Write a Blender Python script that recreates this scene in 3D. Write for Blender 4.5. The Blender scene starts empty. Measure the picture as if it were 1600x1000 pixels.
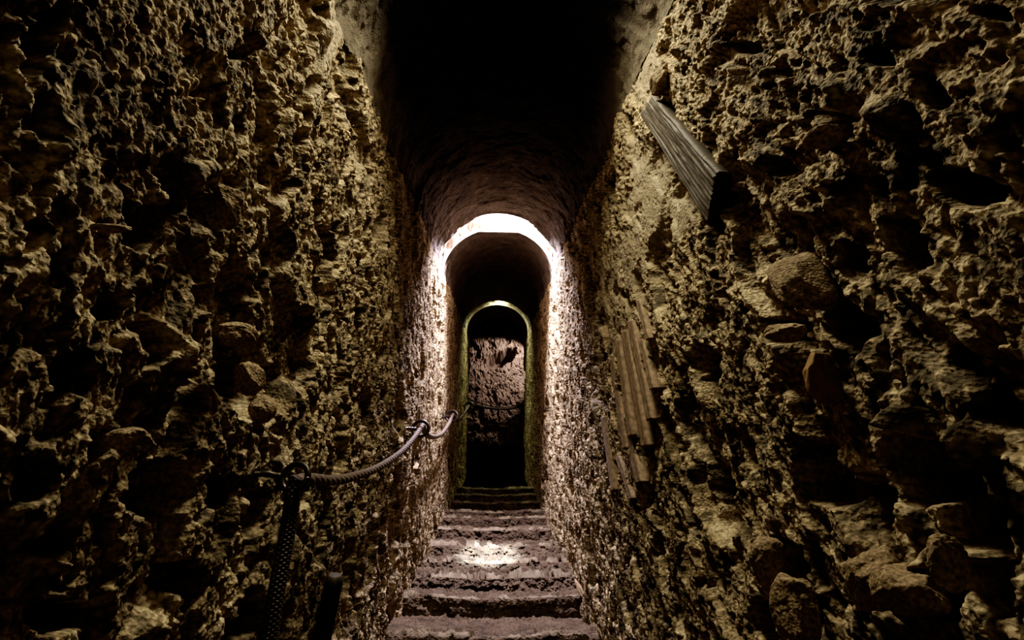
import bpy, math, random
import numpy as np
from mathutils import Vector, Matrix

random.seed(3)
sc = bpy.context.scene
COL = sc.collection

# ------------------------------------------------------------------ camera
F = 800.0                       # focal length in pixels of the 1600x1000 frame
PITCH = math.radians(23.5)
YAW = math.atan(25 / F)
cam_d = bpy.data.cameras.new('camera')
cam_d.sensor_width = 36.0
cam_d.lens = 36.0 * F / 1600.0
cam_d.clip_start = 0.02
cam = bpy.data.objects.new('camera', cam_d)
COL.objects.link(cam)
RM = Matrix.Rotation(-YAW, 3, 'Z') @ Matrix.Rotation(math.pi / 2 + PITCH, 3, 'X')
cam.matrix_world = RM.to_4x4()
sc.camera = cam

def ray(px, py):
    return RM @ Vector(((px - 800) / F, (500 - py) / F, -1.0))
def on_x(px, py, xc):
    d = ray(px, py); return d * (xc / d.x)
def on_y(px, py, yc):
    d = ray(px, py); return d * (yc / d.y)

# ------------------------------------------------------------------ passage dimensions
W = 0.42                        # half width
vd = ray(775, 633)
TS = vd.z / math.hypot(vd.x, vd.y)          # slope of the stair
anchor = ray(775, 865) * 3.1
def zf(y): return anchor.z + TS * (y - anchor.y)
def floor_y(py):                # distance along the passage of a floor row
    d = ray(775, py)
    t = (anchor.z - TS * anchor.y) / (d.z - TS * d.y)
    return d.y * t
def crown_h(py, y): return on_y(770, py, y).z - zf(y)
HC = 2.35                       # crown height over the stair line
R = W
HS = HC - R                     # springing height
SECT = 2 * HS + math.pi * R     # unrolled cross-section length
NEAR = (0.58, 1.06)
G1 = (3.13, 3.44)
G2 = (6.2, 6.48)
END = 7.5

# ------------------------------------------------------------------ noise
rng = np.random.default_rng(11)
TB = 256
VT = rng.random((TB, TB)).astype(np.float32)
JX = rng.random((TB, TB)).astype(np.float32)
JY = rng.random((TB, TB)).astype(np.float32)
JR = rng.random((TB, TB)).astype(np.float32)

def vn(u, v):
    iu = np.floor(u).astype(np.int32); iv = np.floor(v).astype(np.int32)
    fu = (u - iu).astype(np.float32); fv = (v - iv).astype(np.float32)
    fu = fu * fu * fu * (fu * (fu * 6 - 15) + 10); fv = fv * fv * fv * (fv * (fv * 6 - 15) + 10)
    a = VT[iu % TB, iv % TB]; b = VT[(iu + 1) % TB, iv % TB]
    c = VT[iu % TB, (iv + 1) % TB]; d = VT[(iu + 1) % TB, (iv + 1) % TB]
    return (a * (1 - fu) + b * fu) * (1 - fv) + (c * (1 - fu) + d * fu) * fv

def fbm(u, v, o=4, g=0.5):
    s = 0; a = 1.0; t = 0; k = 1.0
    for i in range(o):
        s = s + a * vn(u * k + 17.3 * i, v * k + 41.7 * i); t += a; a *= g; k *= 2.03
    return s / t

def worley(u, v):
    iu = np.floor(u).astype(np.int32); iv = np.floor(v).astype(np.int32)
    f1 = np.full(u.shape, 9.0, np.float32); f2 = np.full(u.shape, 9.0, np.float32); r = np.zeros(u.shape, np.float32)
    for du in (-1, 0, 1):
        for dv in (-1, 0, 1):
            cu = iu + du; cv = iv + dv
            a = cu % TB; b = cv % TB
            d = (cu + JX[a, b] - u) ** 2 + (cv + JY[a, b] - v) ** 2
            d = d.astype(np.float32)
            m = d < f1
            f2 = np.where(m, f1, np.minimum(f2, d))
            r = np.where(m, JR[a, b], r)
            f1 = np.where(m, d, f1)
    return np.sqrt(f1), np.sqrt(f2), r

def sstep(a, b, x):
    t = np.clip((x - a) / (b - a), 0, 1)
    return t * t * (3 - 2 * t)

def rock(u, v, amp=1.0, rough=1.0, co=1.0):
    """height of a rough mortared rubble face, metres, positive = out of the wall"""
    u, v = u + .22 * v, v * .76 - .05 * u
    wu = u + 0.02 * (vn(u * 19 + 5, v * 19) - .5) + 0.007 * (vn(u * 61, v * 61 + 9) - .5)
    wv = v + 0.02 * (vn(u * 19 + 77, v * 19 + 31) - .5) + 0.007 * (vn(u * 61 + 44, v * 61 + 3) - .5)
    h = 0.035 * (fbm(u * 2.1, v * 2.1, 2) - .5)
    h = h + 0.022 * co * (fbm(wu * 8, wv * 8, 3) - .5)
    f1, f2, r = worley(wu * 14 + 3, wv * 11)
    h = h + 0.010 * co * (r - .25) * np.sqrt(np.clip(1 - (f1 / .75) ** 2, 0, 1))
    f1, f2, r = worley(wu * 34, wv * 28 + 8)
    h = h + 0.008 * co * (r - .2) * np.sqrt(np.clip(1 - (f1 / .8) ** 2, 0, 1))
    f1, f2, r = worley(wu * 80 + 1, wv * 64)
    h = h + 0.0062 * (r - .1) * np.sqrt(np.clip(1 - (f1 / .85) ** 2, 0, 1))
    f1, f2, r = worley(u * 150 + 1, v * 125)
    h = h + 0.0042 * (r - .1) * np.sqrt(np.clip(1 - (f1 / .85) ** 2, 0, 1))
    h = h + 0.004 * (fbm(u * 120, v * 110, 3, .6) - .5)
    p = fbm(wu * 7 + 50, wv * 5.5 + 20, 3)
    h = h - 0.036 * co * sstep(.6, .68, p)
    p = fbm(wu * 21 + 9, wv * 16 + 61, 3)
    h = h - 0.018 * co * sstep(.575, .66, p)
    p = fbm(wu * 55 + 9, wv * 42 + 61, 2)
    h = h - 0.009 * sstep(.6, .7, p)
    global GRAIN
    GRAIN = np.clip(.5 + (fine_sum(u, v, wu, wv)) * 1.0, 0, 1)
    return h * amp * rough

def fine_sum(u, v, wu, wv):
    """fine tone pattern, paler at cell centres and darker between them"""
    f1, f2, r = worley(u * 110 + 31, v * 90)
    a = (r - .5) * .5 + (.5 - f1) * .9
    return a + 1.3 * (fbm(wu * 30 + 7, wv * 24, 4, .6) - .5)

# ------------------------------------------------------------------ materials
def nd(nt, t, **k):
    n = nt.nodes.new(t)
    for a, b in k.items(): setattr(n, a, b)
    return n

def rock_material(name, c_dark, c_mid, c_light, bump=0.6, scale=1.0, attr=True, grain=None):
    m = bpy.data.materials.new(name); m.use_nodes = True
    nt = m.node_tree; L = nt.links
    b = nt.nodes['Principled BSDF']
    b.inputs['Roughness'].default_value = 0.88
    b.inputs['Specular IOR Level'].default_value = 0.25
    tc = nd(nt, 'ShaderNodeTexCoord')
    n1 = nd(nt, 'ShaderNodeTexNoise'); n1.inputs['Scale'].default_value = 9 * scale; n1.inputs['Detail'].default_value = 6
    n1.inputs['Roughness'].default_value = .65
    n2 = nd(nt, 'ShaderNodeTexNoise'); n2.inputs['Scale'].default_value = 150 * scale; n2.inputs['Detail'].default_value = 4
    n3 = nd(nt, 'ShaderNodeTexVoronoi'); n3.inputs['Scale'].default_value = 190 * scale
    for n in (n1, n2, n3): L.new(tc.outputs['Object'], n.inputs['Vector'])
    cr = nd(nt, 'ShaderNodeValToRGB')
    e = cr.color_ramp.elements
    e[0].position = .3; e[0].color = (*c_dark, 1); e[1].position = .72; e[1].color = (*c_light, 1)
    q = e.new(.5); q.color = (*c_mid, 1)
    L.new(n1.outputs['Fac'], cr.inputs['Fac'])
    mr = nd(nt, 'ShaderNodeMapRange'); mr.inputs['From Min'].default_value = .3; mr.inputs['From Max'].default_value = .7
    mr.inputs['To Min'].default_value = .42; mr.inputs['To Max'].default_value = 1.55
    L.new(n2.outputs['Fac'], mr.inputs['Value'])
    mul = nd(nt, 'ShaderNodeMix', data_type='RGBA', blend_type='MULTIPLY')
    mul.inputs[0].default_value = 1
    L.new(cr.outputs['Color'], mul.inputs[6]); L.new(mr.outputs['Result'], mul.inputs[7])
    last = mul.outputs[2]
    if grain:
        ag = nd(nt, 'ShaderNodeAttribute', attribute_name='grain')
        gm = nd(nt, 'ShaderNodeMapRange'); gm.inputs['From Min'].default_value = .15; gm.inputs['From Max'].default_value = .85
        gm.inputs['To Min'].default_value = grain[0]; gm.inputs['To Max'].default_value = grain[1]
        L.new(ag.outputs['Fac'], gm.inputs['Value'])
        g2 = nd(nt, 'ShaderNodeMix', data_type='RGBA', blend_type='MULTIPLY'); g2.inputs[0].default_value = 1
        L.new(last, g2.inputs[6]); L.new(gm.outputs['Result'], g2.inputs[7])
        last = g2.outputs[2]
    if attr:                    # paler lime render left on walls, lit rims painted on steps
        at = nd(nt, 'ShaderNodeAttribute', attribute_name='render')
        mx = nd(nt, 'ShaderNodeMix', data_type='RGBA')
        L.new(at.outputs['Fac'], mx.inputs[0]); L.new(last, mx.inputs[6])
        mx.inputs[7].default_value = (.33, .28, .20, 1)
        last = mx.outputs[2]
    L.new(last, b.inputs['Base Color'])
    bp1 = nd(nt, 'ShaderNodeBump'); bp1.inputs['Strength'].default_value = bump; bp1.inputs['Distance'].default_value = .004
    bp2 = nd(nt, 'ShaderNodeBump'); bp2.inputs['Strength'].default_value = bump; bp2.inputs['Distance'].default_value = .003
    L.new(n2.outputs['Fac'], bp1.inputs['Height'])
    L.new(n3.outputs['Distance'], bp2.inputs['Height']); L.new(bp1.outputs['Normal'], bp2.inputs['Normal'])
    L.new(bp2.outputs['Normal'], b.inputs['Normal'])
    return m

def plain_material(name, col, rough=.6, metal=0, noise=60, var=.35, bump=.3, stretch=(1, 1, 1)):
    m = bpy.data.materials.new(name); m.use_nodes = True
    nt = m.node_tree; L = nt.links; b = nt.nodes['Principled BSDF']
    b.inputs['Roughness'].default_value = rough; b.inputs['Metallic'].default_value = metal
    tc = nd(nt, 'ShaderNodeTexCoord'); mp = nd(nt, 'ShaderNodeMapping'); mp.inputs['Scale'].default_value = stretch
    L.new(tc.outputs['Object'], mp.inputs['Vector'])
    n = nd(nt, 'ShaderNodeTexNoise'); n.inputs['Scale'].default_value = noise; n.inputs['Detail'].default_value = 5
    L.new(mp.outputs['Vector'], n.inputs['Vector'])
    cr = nd(nt, 'ShaderNodeValToRGB'); e = cr.color_ramp.elements
    e[0].position = .3; e[0].color = (*[c * (1 - var) for c in col], 1)
    e[1].position = .7; e[1].color = (*[min(1, c * (1 + var)) for c in col], 1)
    L.new(n.outputs['Fac'], cr.inputs['Fac']); L.new(cr.outputs['Color'], b.inputs['Base Color'])
    bp = nd(nt, 'ShaderNodeBump'); bp.inputs['Strength'].default_value = bump; bp.inputs['Distance'].default_value = .003
    L.new(n.outputs['Fac'], bp.inputs['Height']); L.new(bp.outputs['Normal'], b.inputs['Normal'])
    return m

M_WALL = rock_material('rough_rubble_wall', (.14, .105, .06), (.25, .2, .125), (.38, .315, .21), grain=(.35, 1.55))
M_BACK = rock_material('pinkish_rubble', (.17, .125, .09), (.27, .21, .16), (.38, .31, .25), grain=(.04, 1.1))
M_SHAFT = rock_material('shaft_limestone', (.2, .165, .13), (.3, .25, .2), (.42, .36, .3), attr=False)
M_VAULT = rock_material('shade_dark_vault', (.016, .013, .010), (.03, .024, .019), (.055, .045, .034), grain=(.2, 2.4))  # vault's shade is put into this near-black colour
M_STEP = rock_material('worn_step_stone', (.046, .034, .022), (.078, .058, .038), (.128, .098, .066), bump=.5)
M_STONE = rock_material('embedded_stone', (.16, .115, .065), (.25, .19, .115), (.36, .28, .18), bump=.35, scale=1.4, attr=False)
M_SLATE = plain_material('weathered_timber', (.055, .042, .025), .7, 0, 40, .5, .6, (1, 8, 1))
M_LATH = plain_material('brown_lath', (.20, .142, .088), .8, 0, 60, .45, .5)
M_OCHRE = plain_material('ochre_tile', (.24, .15, .05), .8, 0, 90, .3, .4)
M_IRON = plain_material('dark_iron', (.06, .05, .042), .42, .75, 120, .4, .4)
M_ROPE = plain_material('grey_brown_rope', (.115, .088, .07), .75, 0, 400, .3, .3)
M_BRAID = plain_material('black_braided_rope', (.06, .05, .035), .42, 0, 400, .3, .2)

# ------------------------------------------------------------------ mesh helpers
def grid_mesh(name, P, mat, attrs=None, flip=False, close_u=False, cap=False):
    """P[n,m,3] -> smooth quad grid object"""
    n, m, _ = P.shape
    idx = np.arange(n * m).reshape(n, m)
    if close_u: idx = np.concatenate([idx, idx[:, :1]], 1)
    a, b, c, d = idx[:-1, :-1], idx[1:, :-1], idx[1:, 1:], idx[:-1, 1:]
    q = np.stack([a, b, c, d] if not flip else [a, d, c, b], -1).reshape(-1, 4)
    me = bpy.data.meshes.new(name)
    me.vertices.add(n * m)
    me.vertices.foreach_set('co', P.astype(np.float32).ravel())
    nq = len(q)
    me.loops.add(nq * 4); me.loops.foreach_set('vertex_index', q.astype(np.int32).ravel())
    me.polygons.add(nq)
    me.polygons.foreach_set('loop_start', (np.arange(nq) * 4).astype(np.int32))
    me.polygons.foreach_set('loop_total', np.full(nq, 4, np.int32))
    me.polygons.foreach_set('use_smooth', np.ones(nq, bool))
    me.update(calc_edges=True)
    if cap:
        import bmesh
        bm = bmesh.new(); bm.from_mesh(me); bm.verts.ensure_lookup_table()
        for row in (0, n - 1):
            try: bm.faces.new([bm.verts[int(i)] for i in (idx[row, :m] if row else idx[row, :m][::-1])])
            except ValueError: pass
        bmesh.ops.recalc_face_normals(bm, faces=bm.faces)
        bm.to_mesh(me); bm.free()
    for k, v in (attrs or {}).items():
        at = me.attributes.new(k, 'FLOAT', 'POINT'); at.data.foreach_set('value', v.astype(np.float32).ravel())
    me.materials.append(mat)
    o = bpy.data.objects.new(name, me); COL.objects.link(o)
    return o

def join_grids(name, Ps, mat):
    objs = [grid_mesh(name, P, mat, None, fl) for P, fl in Ps]
    import bmesh
    bm = bmesh.new()
    for o in objs: bm.from_mesh(o.data)
    me = bpy.data.meshes.new(name); bm.to_mesh(me); bm.free(); me.materials.append(mat)
    for p in me.polygons: p.use_smooth = True
    for o in objs:
        d = o.data; bpy.data.objects.remove(o); bpy.data.meshes.remove(d)
    o = bpy.data.objects.new(name, me); COL.objects.link(o)
    return o

def struct(o): o['kind'] = 'structure'; return o
def tag(o, label, cat, group=None):
    o['label'] = label; o['category'] = cat
    if group: o['group'] = group
    return o
def empty(name, loc, label, cat, group=None):
    o = bpy.data.objects.new(name, None); COL.objects.link(o); o.location = loc
    o.empty_display_size = .05
    return tag(o, label, cat, group)
def adopt(o, par):
    o.parent = par
    o.matrix_parent_inverse = Matrix.Translation(-Vector(par.location))
    return o

# ------------------------------------------------------------------ hollows and bosses of the two long walls (picked where the photo shows them)
LEFT_HOLES = [(240,350,36,48,.075),(385,205,15,42,.06),(405,590,32,66,.075),(250,535,20,42,.05),(265,765,34,48,.06),
  (85,60,20,95,.06),(62,175,16,48,.05),(300,325,18,18,.035),(375,85,24,18,.035),(458,290,10,22,.03),(474,215,10,24,.03),
  (345,772,16,26,.04),(212,640,20,60,.05),(432,440,9,40,.025),(100,590,20,50,.045),(45,370,22,40,.04),(118,850,32,30,.05),
  (140,960,60,26,.06),(500,835,10,60,.035),(532,700,7,40,.02),(400,800,14,44,.04),(380,960,22,40,.05),(425,900,14,30,.03),
  (20,60,30,40,.05),(180,480,22,26,.035),(330,470,16,30,.03),(360,345,12,20,.03),(280,900,20,26,.04),(55,760,24,30,.04),
  (20,880,26,40,.05),(150,700,18,30,.035),(525,415,6,30,.015),(495,130,6,20,.02),(310,620,16,30,.03),(320,140,12,20,.025)]
RIGHT_HOLES = [(1272,160,22,38,.065),(1425,385,36,58,.07),(1312,505,34,52,.07),(1102,580,20,48,.06),(1505,290,52,42,.06),
  (1445,725,55,72,.1),(1535,800,62,90,.12),(1270,740,24,60,.06),(1103,770,11,68,.05),(1545,20,30,22,.05),(1150,75,20,18,.035),
  (1212,110,16,20,.03),(1322,200,26,34,.045),(1340,775,38,48,.06),(1565,915,40,50,.09),(1318,400,20,30,.035),(1232,875,24,42,.05),
  (1112,345,18,26,.05),(1100,285,22,70,.035),(1060,235,26,50,.025),(1135,465,14,22,.03),(1215,520,18,26,.035),(1180,600,10,26,.025),(1375,90,24,22,.04),(1470,150,20,34,.04),
  (1570,640,30,40,.05),(1495,560,26,30,.04),(1395,560,18,30,.03),(1035,860,8,40,.03),(1060,940,8,40,.03),(1145,870,12,44,.035),
  (1182,970,18,30,.04),(1500,930,30,40,.06),(1220,260,14,24,.025),(1385,290,20,26,.035),(1112,225,12,22,.03),(1195,385,10,24,.03),(1010,800,6,50,.03)]
LEFT_BOSSES = [(490,60,26,80,.02),(205,690,24,26,.03),(300,270,40,40,.02),(440,160,20,40,.015),(290,560,30,50,.02),(80,230,30,60,.025)]
RIGHT_BOSSES = [(1480,700,14,110,.05),(1195,240,50,60,.015),(1310,150,30,60,.02),(1560,700,16,60,.03),(1480,900,14,50,.04),(1540,870,50,14,.04),
  (1400,180,40,60,.02),(1200,440,30,40,.015)]
# smooth lime render still clinging to the wall: (px, py, rx, ry, strength)
RIGHT_RENDER = [(1005,95,30,120,.9),(1010,330,45,80,.85),(1010,290,38,110,.95),(1055,335,36,45,.9),(985,400,26,80,.75),(965,470,40,120,.55),(1055,330,30,40,.5),(1180,290,40,50,.35),(1110,620,1,1,0)]
LEFT_RENDER = [(520,60,26,140,.8),(395,715,20,45,.7),(560,300,20,150,.4),(445,690,22,40,.45)]

def blobs(items, side, y, z, sharp):
    """smooth elliptical patches on a wall plane, edges broken by noise"""
    out = np.zeros_like(y)
    wob = .5 * (fbm(y * 26, z * 26, 3) - .5) * 2
    for px, py, rx, ry, dep in items:
        if dep == 0: continue
        c = on_x(px, py, side * W)
        e1 = on_x(px + rx, py, side * W); e2 = on_x(px - rx, py, side * W)
        ry_m = abs(on_x(px, py + ry, side * W).z - on_x(px, py - ry, side * W).z) / 2
        rx_m = abs(e1.y - e2.y) / 2
        dzdy = (e1.z - e2.z) / (e1.y - e2.y)
        a = (y - c.y) / rx_m
        b = (z - c.z - dzdy * (y - c.y)) / ry_m
        d = np.sqrt(a * a + b * b) + wob * .7
        out = np.maximum(out, dep * sstep(1.12, 1.12 - sharp, d))
    return out

def ygrid(y0, y1, k=.0035, mn=.0012):
    ys = [y0]
    while ys[-1] < y1:
        y = ys[-1]
        ys.append(y + (max(mn, k * y) if y > .2 else .02 if y < .1 else .006))
    ys[-1] = y1
    return np.array(ys)

def section_amp(y, v):
    """roughness of the passage lining by place"""
    h = np.minimum(v, SECT - v)
    a = np.ones_like(y)
    a = a * (1 - .55 * sstep(HS - .15, HS + .25, h))     # the vault is smoother than the walls
    a = a * (1 - .35 * sstep(1.9, 3.0, y))
    return a

def make_wall(side):
    ys = ygrid(-1.1, END, .0027)
    hs = np.linspace(-.12, HS, 960)
    Y, H = np.meshgrid(ys, hs, indexing='ij')
    Z = zf(Y) + H
    Vv = H if side < 0 else SECT - H
    d = rock(Y.astype(np.float64), Vv + .0 * Y, section_amp(Y, Vv), 1.0, .55 + .45 * sstep(.35, 1.2, Y))
    g0 = GRAIN
    holes = blobs(LEFT_HOLES if side < 0 else RIGHT_HOLES, side, Y, Z, .35)
    boss = blobs(LEFT_BOSSES if side < 0 else RIGHT_BOSSES, side, Y, Z, .9)
    ren = blobs(LEFT_RENDER if side < 0 else RIGHT_RENDER, side, Y, Z, .6)
    d = d * (1 - .82 * ren) - holes * 1.0 + boss
    d = d * np.where(Y < .2, .5, 1)
    P = np.stack([side * (W - d), Y, Z], -1)
    return struct(grid_mesh('wall_left' if side < 0 else 'wall_right', P, M_WALL, {'render': ren * .8, 'grain': g0 * (1 - .6 * ren) + .35 * ren}, flip=(side > 0)))

make_wall(-1); make_wall(1)

def make_vault(y0, y1, t0=0.0, t1=math.pi, dens=.012):
    n = max(24, int((y1 - y0) / dens)); m = max(50, int(200 * (t1 - t0) / math.pi))
    ys = np.linspace(y0, y1, n); th = np.linspace(t0, t1, m)
    Y, T = np.meshgrid(ys, th, indexing='ij')
    V = HS + R * T
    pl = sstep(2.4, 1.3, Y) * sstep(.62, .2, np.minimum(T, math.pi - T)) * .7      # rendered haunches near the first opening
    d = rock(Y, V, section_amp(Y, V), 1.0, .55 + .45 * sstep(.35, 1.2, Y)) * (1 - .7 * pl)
    if y1 == G1[0]:             # haunches of the first arch thickened, added to thin the bright ring beyond
        a = np.abs(T - math.pi / 2)
        d = d + (.026 + .02 * (fbm(T * 9, Y * 30, 3) - .5)) * sstep(.3, .55, a) * sstep(1.45, 1.0, a) * sstep(y1 - .12, y1, Y) * np.where(T < math.pi / 2, 1.15, .8)
    r = R - d
    hz = r * np.sin(T)
    if y0 == G1[1]: hz = np.minimum(hz, .93 * R + (R * .07) * sstep(y0 + .05, y0 + .3, Y))
    P = np.stack([-r * np.cos(T), Y, zf(Y) + HS + hz], -1)
    return struct(grid_mesh('ceiling', P, M_VAULT, {'render': pl * .45, 'grain': np.clip((Y - 1.2) / 2, 0, 1)}))  # grain paints the near vault in shade, paler toward the glowing arch
HOLE = .25                      # half width of the first opening
TH = math.acos(HOLE / R)
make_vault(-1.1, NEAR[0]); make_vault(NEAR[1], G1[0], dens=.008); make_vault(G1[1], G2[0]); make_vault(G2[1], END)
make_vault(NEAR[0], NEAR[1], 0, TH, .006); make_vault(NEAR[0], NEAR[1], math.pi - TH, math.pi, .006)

def make_shaft(y0, y1, top, seed, mat=None, amp=.6, hw=R):
    """four rough walls of an air shaft rising from an opening in the vault"""
    Ps = []
    zt = max(zf(y0), zf(y1)) + HC + top
    xs = np.linspace(-hw, hw, 90); t = np.linspace(0, 1, 90)
    for yy, fl, sgn in ((y0, True, 1), (y1, False, -1)):
        X, T = np.meshgrid(xs, t, indexing='ij')
        zb = zf(yy) + HS + np.minimum(np.sqrt(np.clip(R * R - X * X, 0, None)), R * (.93 if yy == G1[1] else 1)) - .012
        Z = zb + (zt - zb) * T
        d = rock(X + seed, Z + 3 * sgn, amp) + .01
        d = d * np.where((X < -.1) & (yy == G1[1]), 2.3, 1)
        Ps.append((np.stack([X, yy + sgn * d * sstep(0, .06, T * (zt - zb)), Z], -1), fl))
    ys = np.linspace(y0 - .02, y1 + .02, 40)
    for s in (-1, 1):
        Y, T = np.meshgrid(ys, t, indexing='ij')
        zb = zf(Y) + HS + math.sqrt(max(0, R * R - hw * hw)) - .01
        Z = zb + (zt - zb) * T
        d = rock(Y + seed + 5, Z, amp)
        Ps.append((np.stack([s * (hw - d), Y, Z], -1), s > 0))
    return struct(join_grids('wall_shaft', Ps, mat))
make_shaft(*NEAR, .8, 31, M_SHAFT, .4, HOLE)
make_shaft(*G1, 1.0, 47, M_SHAFT)
make_shaft(*G2, .8, 63, M_SHAFT)

# ------------------------------------------------------------------ bed under the stair
ys = np.linspace(-1.1, END + .95, 60); xs = np.linspace(-W - .03, W + .03, 10)
Y, X = np.meshgrid(ys, xs, indexing='ij')
struct(grid_mesh('floor', np.stack([X, Y, zf(np.minimum(Y, 6.2)) - .27 + 0 * X], -1), M_STEP, None, True))

# ------------------------------------------------------------------ stone steps
NOSE = [.72, 1.14, 1.54, floor_y(1045), floor_y(986), floor_y(928), floor_y(897), floor_y(874), floor_y(849), floor_y(824), floor_y(806), floor_y(797)]
y = NOSE[-1]
while y < floor_y(756) - .25:
    y += .40; NOSE.append(y)
STEP_LABELS = {
 4: 'nearest stone step in view, thin worn edge painted pale as if lit across the bottom of the photo',
 5: 'dark fronted stone step with a rough face, second step counted up from the photo bottom',
 6: 'broken step strewn with rubble just below the bright patch of light',
 7: 'worn stone step holding the lower half of the bright white patch of daylight',
 8: 'worn stone step at the upper end of the bright white patch of daylight',
 9: 'first pinkish worn step directly above the bright patch of daylight',
 10: 'second pinkish worn step above the bright patch of daylight',
 11: 'thin edged step where pinkish stone turns greenish, third above the patch'}
def make_step(i, y0, y1, last):
    ztop = zf(y0)
    hgt = max(.16, zf(y1) - zf(y0) + .12)
    nx = 300
    xs = np.linspace(-W - .02, W + .02, nx)
    dep = y1 - y0 + .13
    back = np.linspace(1, 0, 90); front = np.linspace(0, 1, 60)[1:]
    sl = {5: .05, 6: .2, 7: .2, 8: .24}.get(i, .05)
    prof = [(y0 + dep * b, 0.0, 0) for b in back] + [(y0 - sl * f, -hgt * f, 1) for f in front]
    pr = np.array(prof)
    X, K = np.meshgrid(xs, np.arange(len(pr)), indexing='ij')
    PY = pr[K, 0]; PZ = pr[K, 1]; FR = pr[K, 2]
    S = np.cumsum(np.r_[0, np.hypot(np.diff(pr[:, 0]), np.diff(pr[:, 1]))])[K]
    rough = {6: 3.4, 7: 2.8, 8: 2.2, 5: 1.5, 4: 1.3}.get(i, 1.5)
    d = .035 * (fbm(X * 5 + i * 9, S * 5, 3) - .5)
    f1, f2, r = worley(X * 26 + i * 13, S * 26)
    d = d + .008 * rough * r * np.sqrt(np.clip(1 - (f1 / .8) ** 2, 0, 1))
    f1, f2, r = worley(X * 70 + i * 13, S * 70)
    d = d + .004 * rough * r * np.sqrt(np.clip(1 - (f1 / .8) ** 2, 0, 1))
    f1, f2, r = worley(X * 130 + i * 3, S * 130)
    d = d + .0025 * rough * r * np.sqrt(np.clip(1 - (f1 / .8) ** 2, 0, 1))
    d = d + .006 * rough * (fbm(X * 70, S * 70 + i, 3, .6) - .5) - .009 * rough * sstep(.55, .68, fbm(X * 14 + i * 3, S * 14, 3))
    wave = .05 * (fbm(X * 3.1 + i * 7.7, X * 0 + i, 3) - .5)
    dish = -.012 * np.exp(-(X / .2) ** 2)               # tread hollowed by feet
    edge = np.exp(-((S - dep) / .014) ** 2)
    Zv = ztop + PZ + np.where(FR > 0, 0, d + dish) + np.where(FR > 0, (dish) * np.exp(PZ / .04), 0) - .008 * edge
    Yv = PY + wave * np.exp(-(PY - y0) / .12) - np.where(FR > 0, d * .9 - .012 * (fbm(X * 5 + i * 9, S * 5, 3) - .5) * 2, 0) + .006 * edge
    o = grid_mesh('stone_step', np.stack([X, Yv, Zv], -1), M_STEP, {'render': .6 * np.exp(-((S - dep + .002) / .009) ** 2) * sstep(.3, .6, fbm(X * 20 + i, S * 20, 2))}, True)  # render mask paints a bright lit rim along the nosing
    lab = STEP_LABELS.get(i)
    if lab is None:
        lab = ('near stone step below the bottom edge of the photo' if i < 4 else
               'mossy dim topmost step before the dark landing' if last else
               'mossy greenish step under the far arch, %s above the pinkish steps' % ['first', 'second', 'third', 'fourth', 'fifth'][min(4, i - 12)])
    tag(o, lab, 'step', 'worn stone steps of the passage')
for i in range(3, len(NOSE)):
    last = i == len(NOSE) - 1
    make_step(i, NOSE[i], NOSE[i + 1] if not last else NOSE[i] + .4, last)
TOPZ = zf(NOSE[-1]) - .0
# landing at the top of the stair: level floor, side walls and the far wall
BACK = 8.25
LW = .95
ys = np.linspace(NOSE[-1] + .3, BACK + .1, 60); xs = np.linspace(-LW - .1, LW + .1, 60)
Y, X = np.meshgrid(ys, xs, indexing='ij')
struct(grid_mesh('floor', np.stack([X, Y, TOPZ - .01 + .02 * (fbm(X * 9, Y * 9) - .5)], -1), M_STEP, None, True))
xs = np.linspace(-LW, LW, 260); zs = np.linspace(TOPZ - .15, TOPZ + 2.9, 400)
X, Z = np.meshgrid(xs, zs, indexing='ij')
d = rock(X + 7, Z + 9, 1.3)
hol = on_y(782, 560, BACK)
a = (X - hol.x) / .27; b = (Z - hol.z - .45 * (X - hol.x)) / .13
d = d - .5 * sstep(1.2, .6, np.sqrt(a * a + b * b) + .6 * (fbm(X * 12, Z * 12) - .5))
struct(grid_mesh('wall_back', np.stack([X, BACK - d, Z], -1), M_BACK, {'render': 0 * X, 'grain': sstep(-.12, .1, Z - on_y(775, 690, BACK).z + .25 * (fbm(X * 6, Z * 6) - .5) + .1 * X) * .6 + .3 * (fbm(X * 40, Z * 40) ) * (Z > on_y(775, 690, BACK).z)}, True))  # grain paints the shadow over the lower part of the wall
for s, nm in ((-1, 'wall_landing_left'), (1, 'wall_landing_right')):
    ys = np.linspace(END, BACK + .1, 60); zs = np.linspace(TOPZ - .15, TOPZ + 2.9, 120)
    Y, Z = np.meshgrid(ys, zs, indexing='ij')
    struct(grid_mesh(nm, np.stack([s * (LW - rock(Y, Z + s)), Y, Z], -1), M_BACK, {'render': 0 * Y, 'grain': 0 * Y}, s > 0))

# ------------------------------------------------------------------ tubes: ropes and iron
def smooth_path(pts, step):
    P = [np.array(p, float) for p in pts]
    P = [2 * P[0] - P[1]] + P + [2 * P[-1] - P[-2]]
    out = []
    for i in range(1, len(P) - 2):
        n = max(2, int(np.linalg.norm(P[i + 1] - P[i]) / step))
        for k in range(n):
            t = k / n
            out.append(.5 * ((2 * P[i]) + (-P[i - 1] + P[i + 1]) * t + (2 * P[i - 1] - 5 * P[i] + 4 * P[i + 1] - P[i + 2]) * t * t
                             + (-P[i - 1] + 3 * P[i] - 3 * P[i + 1] + P[i + 2]) * t ** 3))
    out.append(P[-2])
    return np.array(out)

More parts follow.
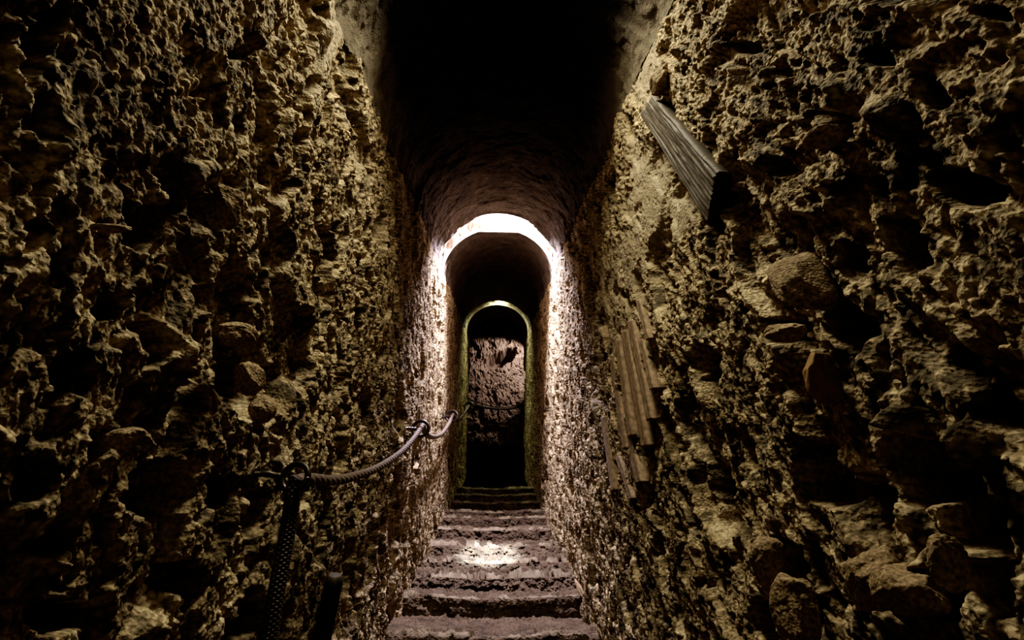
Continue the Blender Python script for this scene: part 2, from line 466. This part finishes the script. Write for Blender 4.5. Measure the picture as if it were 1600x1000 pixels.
def tube(name, path, prof, mat, m=28):
    """sweep prof(phi, s) along a path"""
    T = np.gradient(path, axis=0); T /= np.linalg.norm(T, axis=1)[:, None]
    ref = np.array([0, 0, 1.0]) if abs(T[0, 2]) < .8 else np.array([1.0, 0, 0])
    N = ref - T[0] * ref.dot(T[0]); N /= np.linalg.norm(N)
    s = np.r_[0, np.cumsum(np.linalg.norm(np.diff(path, axis=0), axis=1))]
    ph = np.linspace(0, 2 * math.pi, m, endpoint=False)
    rows = []
    for i in range(len(path)):
        N = N - T[i] * N.dot(T[i]); N /= np.linalg.norm(N)
        B = np.cross(T[i], N)
        r = prof(ph, s[i])
        rows.append(path[i] + r[:, None] * (np.cos(ph)[:, None] * N + np.sin(ph)[:, None] * B))
    return grid_mesh(name, np.array(rows), mat, None, False, True, True)

XR = -.355                      # the rope hangs this far from the centre line
def rp(px, py, x=XR): return tuple(on_x(px, py, x))
def twist(Rr, k): return lambda ph, s: Rr * (.66 + .34 * np.abs(np.cos(1.5 * (ph - k * s))) ** .6)
def braid(Rr, k): return lambda ph, s: Rr * (.76 + .24 * np.abs(np.cos(3 * ph + k * s) * np.cos(3 * ph - k * s)) ** .6)

RB1 = Vector(rp(461, 746)); RB2 = Vector(rp(657, 670)); RB3 = Vector(rp(706, 650, -.36))
RB4 = Vector(rp(733, 636, -.345))
rope = empty('handrail_rope', RB1, 'twisted grey-brown rope sagging between iron rings along the left wall, loose end hanging down', 'rope')
RR = .0118
def span(pts, r=RR):
    return adopt(tube('rope_span', smooth_path(pts, .003), twist(r, 60), M_ROPE), rope)
span([rp(461,757), rp(470,750), rp(490,749), rp(515,751), rp(548,746), rp(590,731), rp(625,708), rp(645,687), rp(657,670), rp(661,664)])
span([rp(661,664), rp(664,675), rp(672,682), rp(682,682), rp(692,676), rp(702,661), rp(706,651, -.36), rp(708,648,-.36)], .0135)
span([rp(708,648,-.36), rp(713,656,-.355), rp(719,654,-.35), rp(726,645,-.35), rp(733,634,-.345)], .0135)
t0 = Vector(rp(461, 757))
tail = [t0 + Vector((.006, -.002, .012)), t0, Vector(rp(458, 770)), Vector(rp(452, 815)), Vector(rp(442, 870)), Vector(rp(430, 935)), Vector(rp(421, 990)), Vector(rp(412, 1040)), Vector(rp(404, 1100))]
adopt(tube('rope_tail', smooth_path(tail, .0011), braid(.0145, 400), M_BRAID, 48), rope)
rope.children[-1]['label'] = 'black braided loose end hanging below the first ring'

# rope across the far wall, with its two rings
yb = BACK - .13
def bp_(px, py, dy=0): return tuple(on_y(px, py, yb + dy))
tag(tube('barrier_rope', smooth_path([bp_(688,612), bp_(712,620), bp_(733,627), bp_(742,632), bp_(760,637), bp_(785,639), bp_(805,637), bp_(822,630), bp_(864,610)], .02), twist(.019, 60), M_BRAID),
    'dark rope sagging across the pinkish far wall of the landing', 'rope')
tag(tube('barrier_rope', smooth_path([bp_(688,612,.03), bp_(733,624,.02), bp_(748,629,.02), bp_(770,635,.02), bp_(795,636,.02), bp_(822,627,.02), bp_(864,608,.03)], .02), twist(.011, 60), M_BRAID),
    'thin dark cord running just above the sagging rope on the far wall', 'rope')

def ring_bolt(c, r, wire, shank_to, label, tilt=0.0, rope_dir=None):
    t = empty('ring_bolt', shank_to, label, 'ring bolt', 'iron ring bolts holding the handrail rope')
    ax = Vector((math.sin(tilt), 1, -.15)).normalized()
    u = ax.cross(Vector((0, 0, 1))).normalized(); v = u.cross(ax)
    path = []
    for k in range(49):
        a = 2 * math.pi * k / 48
        path.append(np.array(c + u * (r * math.cos(a)) + v * (r * math.sin(a))))
    adopt(tube('ring', np.array(path), lambda ph, s: wire + 0 * ph, M_IRON, 14), t)
    d = (c - Vector(shank_to)).normalized()
    e = c - d * r
    adopt(tube('shank', smooth_path([shank_to, tuple(Vector(shank_to).lerp(e, .5) + Vector((0, 0, .003))), tuple(e)], .004),
               lambda ph, s: wire * (1.0 + .12 * np.sin(s * 300)) + 0 * ph, M_IRON, 12), t)
    return t
ring_bolt(RB1, .0235, .0056, on_x(392, 742, -.425), 'nearest iron ring bolt with a long shank, loose rope end hanging from it', .15)
ring_bolt(RB2, .038, .0075, on_x(622, 671, -.43), 'second iron ring bolt along the left wall, where the pinkish light begins', .1)
ring_bolt(RB3, .047, .008, on_x(684, 654, -.43), 'third small iron ring bolt on the brightly lit left wall', .1)
ring_bolt(RB4, .06, .012, Vector((-.44, RB4.y, RB4.z + .02)), 'farthest tiny iron ring bolt at the edge of the dark landing', .1)

# ------------------------------------------------------------------ stones and timbers set in the walls
def stone(name, c, dims, rot, seed, label, cat='stone', mat=None, box=2.6, lump=.12, group=None):
    nu, nv = 90, 60
    th = np.linspace(0, math.pi, nv); ph = np.linspace(0, 2 * math.pi, nu, endpoint=False)
    T, Pn = np.meshgrid(th, ph, indexing='ij')
    n = np.stack([np.sin(T) * np.cos(Pn), np.sin(T) * np.sin(Pn), np.cos(T)], -1)
    k = (np.abs(n) ** box).sum(-1) ** (-1 / box)
    rs = np.random.default_rng(seed)
    for _ in range(9):                                   # chipped facets
        q = rs.normal(size=3); q /= np.linalg.norm(q); dd = rs.uniform(.72, .98)
        k = np.minimum(k, dd / np.clip((n * q).sum(-1), .05, None))
    w = 1 + lump * (fbm(n[..., 0] * 2.2 + seed, n[..., 1] * 2.2 + n[..., 2] * 3.1, 4) - .5) * 2 + .03 * (fbm(n[..., 0] * 14 + seed, n[..., 1] * 14 + n[..., 2] * 17, 3) - .5)
    p = n * (k * w)[..., None] * np.array(dims)
    Rm = np.array(Matrix.Rotation(rot[2], 3, 'Z') @ Matrix.Rotation(rot[1], 3, 'Y') @ Matrix.Rotation(rot[0], 3, 'X'))
    p = p @ Rm.T
    o = grid_mesh(name, p, mat or M_STONE, None, False, True)
    o.location = c
    return tag(o, label, cat, group)

def wall_stone(px, py, rx, ry, out, side, tilt, seed, label, **k):
    """a stone bedded in a wall: half sizes rx, ry in photo pixels at that distance"""
    c = on_x(px, py, side * (W - out))
    e1 = on_x(px + rx, py, side * (W - out)); e2 = on_x(px - rx, py, side * (W - out))
    ly = abs(e1.y - e2.y) / 2
    lz = abs(on_x(px, py - ry, side * (W - out)).z - on_x(px, py + ry, side * (W - out)).z) / 2
    return stone(k.pop('name', 'embedded_stone'), c, (k.pop('thick', .04) * .6, ly, lz), (tilt, 0, 0), seed, label, **k)

wall_stone(1365, 905, 34, 50, .03, 1, -.25, 4, 'rounded brown boulder low in the right wall, left of a pair', thick=.045)
wall_stone(1418, 925, 34, 42, .035, 1, .1, 9, 'rounded pale boulder low in the right wall, right of a pair', thick=.045)
wall_stone(1203, 880, 12, 42, .03, 1, .2, 12, 'narrow upright reddish stone low in the right wall, upper of two in line')
wall_stone(1242, 950, 22, 52, .03, 1, .25, 15, 'long rounded reddish stone at the bottom of the right wall, lower of two in line')
wall_stone(1252, 440, 40, 22, .02, 1, 1.25, 21, 'long blunt stone jutting over a black hollow in the right wall', thick=.06, box=3.5, lump=.08)
wall_stone(1284, 590, 12, 42, .012, 1, .05, 23, 'flat upright ochre tile standing in the right wall below the jutting stone', name='embedded_tile', cat='tile', mat=M_OCHRE, box=5, lump=.06, thick=.03)
wall_stone(1227, 520, 18, 16, .02, 1, .3, 27, 'small pale angular stone beside the black hollow in the right wall')
wall_stone(1031, 128, 9, 17, .02, 1, .1, 29, 'small smooth pale stone at the top of the right wall, above the timber', lump=.06)
wall_stone(1290, 215, 22, 16, .02, 1, .3, 30, 'small pale lump of stone under the round hole high in the right wall')
wall_stone(1480, 880, 12, 46, .04, 1, .1, 33, 'slim upright pale stone between dark hollows at the lower right corner', thick=.03)
wall_stone(390, 592, 16, 28, .012, -1, -.45, 41, 'pointed wedge of stone inside the black hollow in the left wall', box=1.6, thick=.04)
wall_stone(410, 640, 9, 26, .012, -1, -.3, 43, 'small thin stone below the pointed wedge in the left wall hollow', box=1.8)
wall_stone(172, 357, 18, 7, .03, -1, .45, 45, 'small pale flat sliver of stone sticking out of the left wall', box=3.5, thick=.03)
wall_stone(206, 688, 20, 22, .03, -1, .2, 47, 'small round pale knob of stone low in the left wall')
wall_stone(372, 522, 19, 20, .02, -1, .2, 48, 'pale lumpy stone in the left wall, just above the black hollow')
wall_stone(905, 918, 6, 6, .03, 1, .2, 50, 'small pale stone at the right end of the step edge', thick=.02)
wall_stone(352, 322, 12, 44, .02, -1, .1, 52, 'upright pale stone in the middle of the left wall')

# wooden stake leaning out of the left wall near the floor
c0 = Vector(on_x(523, 898, -.37)); c1 = Vector(on_x(505, 985, -.39))
def stake_prof(ph, s): return .02 * (1 + .08 * np.cos(3 * ph + 1) + .05 * np.cos(5 * ph)) * (1 if s > .012 else .72 + 23 * s)
tag(tube('wooden_stake', smooth_path([c0, c0.lerp(c1, .5), c1 + (c1 - c0) * .2], .006), stake_prof, M_SLATE, 30),
    'short dark round stake low against the left wall, right of the hanging rope', 'stake')

# split timber lying in a groove of the right wall
def beam(name, corners, thick, mat, label, cat, group=None, grain=.003, n=120, m=96, side=1):
    """slab from four outline corners on the wall face (far-top, near-top, near-bottom, far-bottom)"""
    a, b, c, d = [np.array(q) for q in corners]
    s = np.linspace(0, 1, n)
    rows = []
    for t in s:
        top = a + (b - a) * t; bot = d + (c - d) * t
        ln = []
        for k in range(m):                               # around: face then back
            f = k / m
            if f < .5:
                q = f / .5; p = top + (bot - top) * q; out = 0
            else:
                q = (f - .5) / .5; p = bot + (top - bot) * q; out = thick
            w = (fbm(np.array([q * 26 + 3 * len(name)]), np.array([t * 2.5]), 4, .7)[0] - .5)
            rr = min(q, 1 - q)
            p = p + np.array([side * (out - 2 * grain * w * (out == 0) + (.004 * max(0, 1 - rr / .04) if out == 0 else 0)), 0, .0])
            ln.append(p)
        rows.append(np.array(ln))
    o = grid_mesh(name, np.array(rows), mat, None, False, True, True)
    return tag(o, label, cat, group)
def xr(px, py, x): return tuple(on_x(px, py, x))
beam('split_timber', [xr(1018,150,.395), xr(1119,268,.392), xr(1104,352,.405), xr(1000,180,.398)], .025, M_SLATE,
     'split weathered timber lying slantwise in a groove of the upper right wall', 'timber', grain=.006)

LATHS = [
 ((996,468),(1011,528),6,'short topmost lath of the slanting bundle in the right wall'),
 ((1000,530),(1018,606),7,'short rightmost lath of the slanting bundle in the right wall'),
 ((983,500),(1014,655),9,'second lath from the right in the slanting bundle in the right wall'),
 ((974,515),(1006,697),10,'longest lath in the middle of the slanting bundle in the right wall'),
 ((963,530),(984,680),7,'lath left of the longest one in the slanting bundle in the right wall'),
 ((980,682),(997,752),11,'short thick broken lath at the lower end of the slanting bundle'),
 ((955,560),(975,700),6,'thin dim lath second from the left in the slanting bundle'),
 ((941,650),(957,765),6,'lowest leftmost thin lath of the slanting bundle in the right wall'),
 ((964,712),(985,778),6,'small lowest lath beside the short thick broken one in the bundle')]
for (p, q, w, lab) in LATHS:
    beam('wooden_lath', [xr(p[0] + w * .5, p[1], .406), xr(q[0] + w * .5, q[1], .394), xr(q[0] - w * .5, q[1] + 3, .394), xr(p[0] - w * .5, p[1] + 2, .406)],
         .035, M_LATH, lab, 'lath', 'slanting laths set in the right wall', grain=.003, n=50, m=24)

# ------------------------------------------------------------------ light: daylight down three shafts and a lamp on the landing
def area(name, loc, sx, sy, power, col, rot=(0, 0, 0), spread=math.pi):
    l = bpy.data.lights.new(name, 'AREA'); l.shape = 'RECTANGLE'; l.size = sx; l.size_y = sy
    l.energy = power; l.color = col; l.spread = spread
    o = bpy.data.objects.new(name, l); COL.objects.link(o); o.location = loc; o.rotation_euler = rot
    return o
yc = sum(NEAR) / 2
area('daylight_near_shaft', (0, yc + .04, zf(yc) + HC + .26), .32, .28, 29, (1, .90, .69))
yc = sum(G1) / 2
area('daylight_middle_shaft', (.02, yc + .03, zf(yc) + HC + .22), .16, .12, 170, (1, .86, 1.0))
yc = sum(G2) / 2
area('daylight_far_shaft', (.02, yc + .02, zf(yc) + HC + .16), .12, .08, 12, (.96, 1, .62), (0, 0, 0), math.radians(110))
# weak fill light added behind the camera, no source seen there
area('fill_behind_camera', (0, -1.0, zf(-1.0) + 1.2), .7, 1.5, .8, (1, .86, .58), (math.radians(75), 0, 0))
def spot(name, loc, target, power, ang, blend, col, size=.03):
    l = bpy.data.lights.new(name, 'SPOT'); l.energy = power; l.spot_size = ang; l.spot_blend = blend; l.color = col; l.shadow_soft_size = size
    o = bpy.data.objects.new(name, l); COL.objects.link(o); o.location = loc
    o.rotation_euler = (Vector(target) - Vector(loc)).to_track_quat('-Z', 'Y').to_euler()
    return o
p = on_y(762, 866, floor_y(862))
spot('sunbeam_middle_shaft', (-.02, sum(G1) / 2 + .05, zf(3.2) + HC + .75), (p.x, p.y, p.z), 4600, math.radians(9), .45, (.88, .92, 1))
tg = on_y(775, 582, BACK)
spot('landing_lamp', (.75, END + .12, tg.z + .55), tg, 85, math.radians(68), .3, (1, .82, .8))

w = bpy.data.worlds.new('night'); sc.world = w; w.use_nodes = True
w.node_tree.nodes['Background'].inputs[0].default_value = (.01, .01, .01, 1)
w.node_tree.nodes['Background'].inputs[1].default_value = 0.0
sc.view_settings.view_transform = 'Standard'
sc.view_settings.look = 'None'
sc.view_settings.exposure = 0
sc.view_settings.use_curve_mapping = True
cm = sc.view_settings.curve_mapping
c = cm.curves[3]
c.points[0].location = (0, 0); c.points[1].location = (1, 1)
c.points.new(.012, .0028); c.points.new(.05, .036); c.points.new(.25, .29)
cm.update()
print('DIM', TS, anchor, zf(0), NOSE, RB1, RB4)
